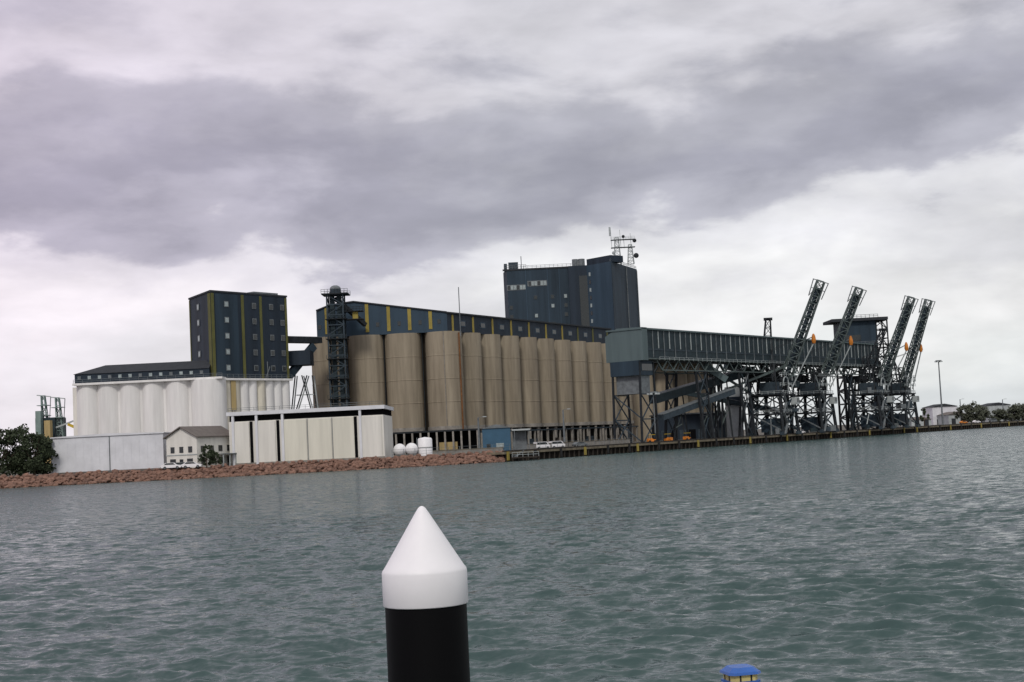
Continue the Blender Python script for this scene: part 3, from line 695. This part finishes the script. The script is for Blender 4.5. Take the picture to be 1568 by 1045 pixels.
    for i in range(4): L_.beam('stairs','steel_grey',P(-hw+ (2.5 if i%2 else 0),-hd-.8,i*3.6+.5),P(-hw+(0 if i%2 else 2.5),-hd-.8,(i+1)*3.6+.5),.7,.25)
    if frame_mast:
        a_=S(*frame_mast,D); 
        L_.truss('ladder_mast','steel_dark',P(-4,0,zt_-2),a_,4.2,3.4,7,.3,w2=1.6,h2=1.4,side=(1,0,0)); L_.beam('mast_head','steel_dark',a_+Vector((-1.5,0,0)),a_+Vector((1.5,0,0)),.6,1)
    L_.done()
ship_loader(1186,500,(1206,572),(1257,431),488,1.0,1,(1246,520),(1176,489))
ship_loader(1246,528,(1266,570),(1316,442),516,1.0,2,(1303,523))
ship_loader(1336,566,(1352,580),(1396,456),553,1.0,3,(1388,532),(1352,505))
ship_loader(1376,592,(1383,590),(1422,460),580,1.0,4,(1410,534))
# ---------------------------------------------------------------- distant harbour crane left
fl=B('harbour_crane',(sx(80,640,560),560,LAND)); D=560
fl.box('hull_deck','teal_dark',sx(54,650,D),sx(84,650,D),D,D+14,LAND,sz(70,640,D))
fl.box('crane_house','ship_green',sx(58,640,D),sx(66,640,D),D-3,D-.1,LAND,sz(60,630,D))
for px,py in ((62,606),(84,609)):
    t=S(px,py,D); fl.truss('mast','ship_green',(t.x+1.5,D+3,8),(t.x,D+3,t.z),3,3,7,.35,w2=1.3,h2=1.3,side=(1,0,0))
    fl.beam('jib','rib_white',(t.x-2.5,D+3,t.z+.3),(t.x+3,D+3,t.z-.5),.4); fl.beam('jib','steel_grey',(t.x+3,D+3,t.z-.5),(t.x+1.8,D+3,14),.25)
    for k in (4,8): fl.box('platform','ship_green',t.x-2,t.x+2.4,D+1,D+5,t.z-k,t.z-k+.25)
fl.beam('yellow_arm','yellow',S(104,650,D-4),S(132,662,D-4),1.0); fl.beam('pale_arm','rib_white',S(86,655,D-4),S(120,642,D-4),.6)
fl.box('yellow_hopper','yellow_stain',sx(70,650,D-6),sx(79,650,D-6),D-8,D-5,LAND,sz(75,645,D))
t=S(118,620,D); fl.truss('rear_mast','rib_white',(t.x+3,D,LAND),(t.x,D,t.z),2.5,2.5,6,.3,w2=1,h2=1,side=(1,0,0)); fl.beam('jib','rib_white',(t.x,D,t.z),S(128,648,D),.5)
fl.done()
# ---------------------------------------------------------------- trees
def tree(px,D,h,r,leafm,seed,n=38,name='tree',leaf=.42,low=.25):
    random.seed(seed); x_=sx(px,hor(px),D); T=B(name,(x_,D,LAND)); T.M=Matrix.Translation((x_,D,LAND))
    tk=h*.45; T.lathe('trunk','bark',0,0,[(h*.035,0),(h*.025,tk*.5),(h*.016,tk)],8)
    for i in range(n):
        a=random.random()*6.283; k=random.random(); zz=h*(low+(1-low)*k*.95); env=r*math.sqrt(max(.05,1-((k-.4)/.65)**2))*random.uniform(.25,1)
        c=Vector((env*math.cos(a),env*math.sin(a),zz))
        if i%3==0: T.beam('limbs','bark',(0,0,tk*random.uniform(.4,1)),c,h*.012)
        cr_=random.uniform(.5,1.1)*r*.33
        for j in range(46):
            d=Vector((random.gauss(0,1),random.gauss(0,1),random.gauss(0,.75))); d=d.normalized()*cr_*random.random()**.4; p=c+d
            u=Vector((random.gauss(0,1),random.gauss(0,1),random.gauss(0,1))).normalized(); v=u.orthogonal().normalized(); s_=leaf*random.uniform(.5,1.1)
            T.add('leaves',leafm,[p-u*s_,p+v*s_*.6,p+u*s_,p-v*s_*.6],[(0,1,2,3)])
    T.done()
for i,(px,D,h,r) in enumerate(((-28,330,11,5),(4,328,11.0,4.8),(30,332,11.6,4.6),(52,329,10.0,4.2),(66,333,9,3.2),(-60,330,11,6))):
    tree(px,D,h,r,'leaf',20+i,n=46,low=.08)
tree(316,326,5.0,1.9,'leaf',31,n=22,leaf=.28,low=.15)
tree(330,330,4,1.6,'leaf',32,n=16,leaf=.28,low=.1)
for i,(px,D,h,r) in enumerate(((1478,740,9.5,5.5),(1500,745,8.5,6),(1490,738,10.5,5),(1552,750,8,6),(1566,750,9,6),(1530,750,6,5))):
    tree(px,D,h,r,'leaf_grey',40+i,n=30,leaf=.7,low=.12)
tree(1415,700,9,2.2,'leaf',50,n=14,leaf=.5)
def shed(px0,px1,py,D,m='white_metal',r='roof_dark',name='distant_warehouse'):
    s_=B(name,(sx(px0,640,D),D,LAND)); a=sx(px0,630,D);b2=sx(px1,630,D);zt=sz((px0+px1)/2,py,D)
    s_.box('walls',m,a,b2,D,D+20,LAND,zt-1); s_.prism('roof',r,[(a-.5,zt-.99),(b2+.5,zt-.99),((a+b2)/2,zt+.6)],D-.5,D+20.5)
    n=max(2,int((b2-a)/6))
    for i in range(n): xx=a+(i+.3)*(b2-a)/n; s_.box('doors','roof_dark',xx,xx+2.2,D-.1,D-.01,LAND,LAND+3)
    s_.done()
shed(1428,1466,620,780); shed(1512,1548,618,860,'rib_white'); shed(1452,1480,632,760,'rib_white','roof_grey'); shed(1558,1640,626,840,'rib_white','roof_grey'); shed(1395,1425,640,740,'rib_white','roof_grey')
def lightpole(px,pt,pb,D,arms=1,t=.35,name='light_pole'):
    a=S(px,pt,D); p=B(name,(a.x,D,LAND)); p.cyl('pole','steel_grey',a.x,D,LAND,a.z,t,8,t*.6)
    if arms>1:
        p.cyl('head_ring','steel_grey',a.x,D,a.z-.4,a.z,1.5,12)
        for i in range(6): t_=i*1.047; p.box('lamps','rib_white',a.x+1.5*math.cos(t_)-.4,a.x+1.5*math.cos(t_)+.4,D+1.5*math.sin(t_)-.4,D+1.5*math.sin(t_)+.4,a.z-.9,a.z-.41)
    else:
        p.beam('arm','steel_grey',(a.x,D,a.z),(a.x+1.6,D,a.z+.3),.12); p.box('lamp','rib_white',a.x+1.2,a.x+2.2,D-.2,D+.2,a.z+.1,a.z+.3)
    p.done()
lightpole(1437,552,640,700,2,.45,'high_mast_light')
lightpole(1000,600,690,425,2,.22); lightpole(862,628,670,415); lightpole(732,640,690,372); lightpole(1180,640,670,492); lightpole(1470,612,640,760); lightpole(1535,612,640,760)
# ---------------------------------------------------------------- tanks, blue shed, fence, landing
D=344
tk=B('lpg_storage_tank',(sx(612,688,D),D,LAND)); 
c=S(612,688,D); tk.sphere('vessel','white_paint',(c.x,D,LAND+1.75),1.55,20)
for dx in (-.8,.8): tk.box('legs','steel_grey',c.x+dx-.1,c.x+dx+.1,D-.1,D+.1,LAND,LAND+1)
tk.done()
tk=B('lpg_storage_tank',(sx(630,688,D),D,LAND)); c=S(630,688,D); tk.sphere('vessel','white_paint',(c.x,D+.5,LAND+1.8),1.55,20)
for dx in (-.8,.8): tk.box('legs','steel_grey',c.x+dx-.1,c.x+dx+.1,D+.4,D+.6,LAND,LAND+1)
tk.done()
tk=B('vertical_storage_tank',(sx(650,680,D),D,LAND)); c=S(650,680,D); tk.lathe('shell','white_paint',c.x,D+2,[(1.75,LAND),(1.75,LAND+4.1),(1.5,LAND+4.35),(0.02,LAND+4.6)],24)
tk.beam('ladder','steel_grey',(c.x-1.9,D+1.5,LAND),(c.x-1.9,D+1.5,LAND+4.5),.15); tk.lathe('band','steel_grey',c.x,D+2,[(1.77,LAND+2),(1.77,LAND+2.15)],24); tk.done()
bs=B('blue_site_office',(sx(768,675,372),372,LAND)); D=372
a=sx(739,675,D);b2=sx(782,675,D);zt=sz(760,656,D)
bs.box('walls','blue_shed',a,b2,D,D+8,LAND,zt); bs.prism('roof','steel_grey',[(a-.3,zt+.01),(b2+.3,zt+.01),((a+b2)/2,zt+1.0)],D-.3,D+8.3)
bs.box('door','glass_dark',a+1,a+2,D-.08,D-.01,LAND,LAND+2.1); bs.box('window','window_light',a+3.5,a+5.5,D-.08,D-.01,LAND+1,LAND+2.2)
xw=sx(812,670,D); bs.box('canopy','rib_white',b2+.4,xw,D-1,D+5,zt-.9,zt-.5); bs.box('annex','steel_grey',b2+.5,xw-1,D+2,D+5,LAND,zt-.91)
for xx in (b2+1,xw-.4): bs.box('canopy_posts','steel_grey',xx,xx+.15,D-.9,D-.75,LAND,zt-.9)
bs.done()
fe=B('chain_wire_fence',(0,350,LAND))
fp=[]
for px,D in ((600,338),(770,350),(870,377),(968,409)): fp.append(Vector((sx(px,hor(px),D),D,LAND)))
for a_,b2 in zip(fp[:-1],fp[1:]):
    n=int((b2-a_).length/2.8)
    for i in range(n+1):
        c=a_.lerp(b2,i/n); fe.beam('posts','steel_grey',c,c+Vector((0,0,1.9)),.09)
    for z_ in (.1,.7,1.3,1.9): fe.beam('wires','steel_grey',a_+Vector((0,0,z_)),b2+Vector((0,0,z_)),.05)
fe.done()
for j,(pa,pb,D1,D2,hh_) in enumerate(((650,770,352,362,1.0),(800,965,385,430,1.4))):
    wl=B('concrete_yard_wall',(sx(pa,680,D1),D1,LAND)); a_=(sx(pa,680,D1),D1); b2=(sx(pb,680,D2),D2); wl.frame(a_,b2); l=math.hypot(b2[0]-a_[0],b2[1]-a_[1])
    wl.box('wall','concrete_col',0,l,0,.3,LAND,LAND+hh_); wl.box('coping','quay_cap',-.1,l+.1,-.08,.38,LAND+hh_+.002,LAND+hh_+.15)
    wl.done()
ld=B('landing_platform',(sx(806,700,346),346,0)); c=sx(806,700,346)
ld.box('deck','timber',c-3.6,c+3.2,343,347,.7,1.0); ld.rail('handrail','rib_white',[(c-3.4,343.2,1.0),(c+3,343.2,1.0)],1.1,1.2,.08)
for dx in (-3.3,0,2.9): ld.cyl('piles','timber',c+dx,343.3,-2,.7,.2,8)
ld.beam('gangway','steel_grey',(c-3,346,1.0),(c-1,350,LAND+.2),1.2,.15); ld.done()
ub=B('rail_receival_hall',(sx(600,670,446),446,LAND)); D=447
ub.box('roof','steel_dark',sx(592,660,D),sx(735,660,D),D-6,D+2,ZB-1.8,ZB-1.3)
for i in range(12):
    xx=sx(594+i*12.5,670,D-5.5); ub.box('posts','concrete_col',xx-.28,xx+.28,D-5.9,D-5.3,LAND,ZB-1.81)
ub.box('hopper_wagon','yellow_stain',sx(672,680,D-6),sx(700,680,D-6),D-4,D-1,LAND+.8,LAND+3.2); ub.box('back_shade','black_void',sx(592,660,D),sx(735,660,D),D+1,D+1.9,LAND,ZB-1.81)  # black sheet behind the posts stands for the shade inside the undercroft
ub.done()
# ---------------------------------------------------------------- vehicles
def car(px,D,ang,body='white_paint',name='parked_car',van=False):
    x_=sx(px,hor(px),D); c=B(name,(x_,D,LAND)); c.M=Matrix.Translation((x_,D,LAND+.02))@Matrix.Rotation(ang,4,'Z')
    if van: prof=[(-2.2,.35),(2.2,.35),(2.25,.9),(1.9,1.15),(1.2,1.95),(-2.1,1.95),(-2.25,1.0)]
    else: prof=[(-2.2,.32),(2.2,.32),(2.25,.75),(1.3,.95),(.6,1.42),(-1.2,1.45),(-1.9,1.0),(-2.25,.9)]
    c.prism('body',body,prof,-.85,.85)
    if van: c.prism('side_glass','glass_dark',[(-1.9,1.2),(1.45,1.2),(1.0,1.8),(-1.9,1.8)],-.87,.87)
    else: c.prism('side_glass','glass_dark',[(-1.6,1.0),(1.0,1.0),(.5,1.36),(-1.1,1.38)],-.87,.87)
    c.box('bumpers','tyre',2.2,2.32,-.8,.8,.35,.55); c.box('bumpers','tyre',-2.32,-2.2,-.8,.8,.35,.55)
    for wx_ in (-1.35,1.4):
        for wy in (-.82,.82):
            M0=c.M; c.M=M0@Matrix.Translation((wx_,wy,.33))@Matrix.Rotation(math.pi/2,4,'X'); c.cyl('wheels','tyre',0,0,-.12,.12,.33,14); c.cyl('hubs','steel_grey',0,0,-.13,.13,.18,10); c.M=M0
    c.done()
for px,D,an,bd,van in ((829,392,.5,'white_paint',True),(852,398,.5,'white_paint',True),(262,322,.1,'white_paint',False),(278,323,.1,'steel_grey',False),(293,323,.15,'white_paint',False),(888,402,.6,'steel_grey',False),(1188,505,.9,'white_paint',True),(1225,515,.9,'white_paint',False),(1495,730,.5,'white_paint',False),(1520,735,.5,'steel_grey',True),(1475,730,.5,'orange',False)):
    car(px,D,an,bd,van=van)
def forklift(px,D,ang):
    x_=sx(px,hor(px),D); c=B('forklift',(x_,D,LAND)); c.M=Matrix.Translation((x_,D,LAND+.02))@Matrix.Rotation(ang,4,'Z')@Matrix.Scale(.8,4)
    c.prism('body','orange',[(-1.8,.5),(1.2,.5),(1.3,1.2),(.2,1.3),(-.2,1.7),(-1.8,1.6)],-.8,.8)
    for xx in (-1.1,.9):
        for yy in (-.75,.75): c.beam('cab_posts','steel_dark',(xx,yy,1.3),(xx*.8,yy,2.9),.14)
    c.box('cab_roof','yellow',-1.1,1.0,-.85,.85,2.9,3.05)
    for yy in (-.4,.4): c.beam('mast','steel_dark',(1.6,yy,.2),(1.5,yy,3.6),.2); c.beam('forks','steel_dark',(1.6,yy,.3),(3.0,yy,.25),.2,.1)
    for wx_ in (-1.2,.9):
        for wy in (-.8,.8):
            M0=c.M; c.M=M0@Matrix.Translation((wx_,wy,.5))@Matrix.Rotation(math.pi/2,4,'X'); c.cyl('wheels','tyre',0,0,-.18,.18,.5,14); c.M=M0
    c.done()
forklift(998,424,.3); forklift(1022,434,2.6); forklift(1052,446,.8)
# ---------------------------------------------------------------- foreground pile
m=bpy.data.materials.new('hdpe_black'); m.use_nodes=True; q=m.node_tree.nodes['Principled BSDF']; q.inputs['Base Color'].default_value=(.004,.004,.0045,1); q.inputs['Roughness'].default_value=.5; q.inputs['Specular IOR Level'].default_value=.08; MATS['hdpe_black']=m
DP=10.0
pc=S(651,900,DP); x_=pc.x
pl=B('mooring_pile',(x_,DP,0))
zap=sz(648,775,DP); zc=zap-.445; zk=zc-.235; 
prof=[(.001,zap),(.012,zap-.003),(.026,zap-.014),(.05,zap-.05),(.17,zap-.245),(.275,zc+.03),(.292,zc+.008),(.297,zc-.01),(.297,zk+.006),(.293,zk),(.284,zk)]
pl.lathe('cone_cap','white_paint',x_,DP,prof,64)
pl.lathe('sleeve','hdpe_black',x_,DP,[(.284,zk+.001),(.284,-3)],64)
pl.done()
D=9.0; c=S(1134,1040,D); zt=sz(1134,1019,D)
sp=B('marina_service_pedestal',(c.x,D,0)); sp.M=Matrix.Translation((c.x,D,0))@Matrix.Rotation(math.radians(14),4,'Z')
def rbox(part,m,hw,z0,z1,hw2=None):
    hw2=hw2 or hw; ch=.3
    def ring(h,z): return [(-h,-h*(1-ch),z),(-h*(1-ch),-h,z),(h*(1-ch),-h,z),(h,-h*(1-ch),z),(h,h*(1-ch),z),(h*(1-ch),h,z),(-h*(1-ch),h,z),(-h,h*(1-ch),z)]
    v=ring(hw,z0)+ring(hw2,z1); sp.add(part,m,v,[tuple(range(7,-1,-1)),tuple(range(8,16))]+[(i,(i+1)%8,(i+1)%8+8,i+8) for i in range(8)])
rbox('cap_top','blue_paint',.098,zt-.03,zt-.004,.07); rbox('cap_rim','blue_paint',.108,zt-.045,zt-.0301,.104)
rbox('lamp_lens','lamp_yellow',.088,zt-.085,zt-.0451)
for i in range(8):
    a_=i*math.pi/4+.39; sp.box('lens_bars','tyre',.093*math.cos(a_)-.005,.093*math.cos(a_)+.005,.093*math.sin(a_)-.005,.093*math.sin(a_)+.005,zt-.085,zt-.0451)
rbox('collar','blue_paint',.102,zt-.10,zt-.0851); rbox('body','white_paint',.1,.75,zt-.1001)
sp.box('pontoon_deck','concrete_col',-.9,.9,-4,2,.3,.75)
sp.done()
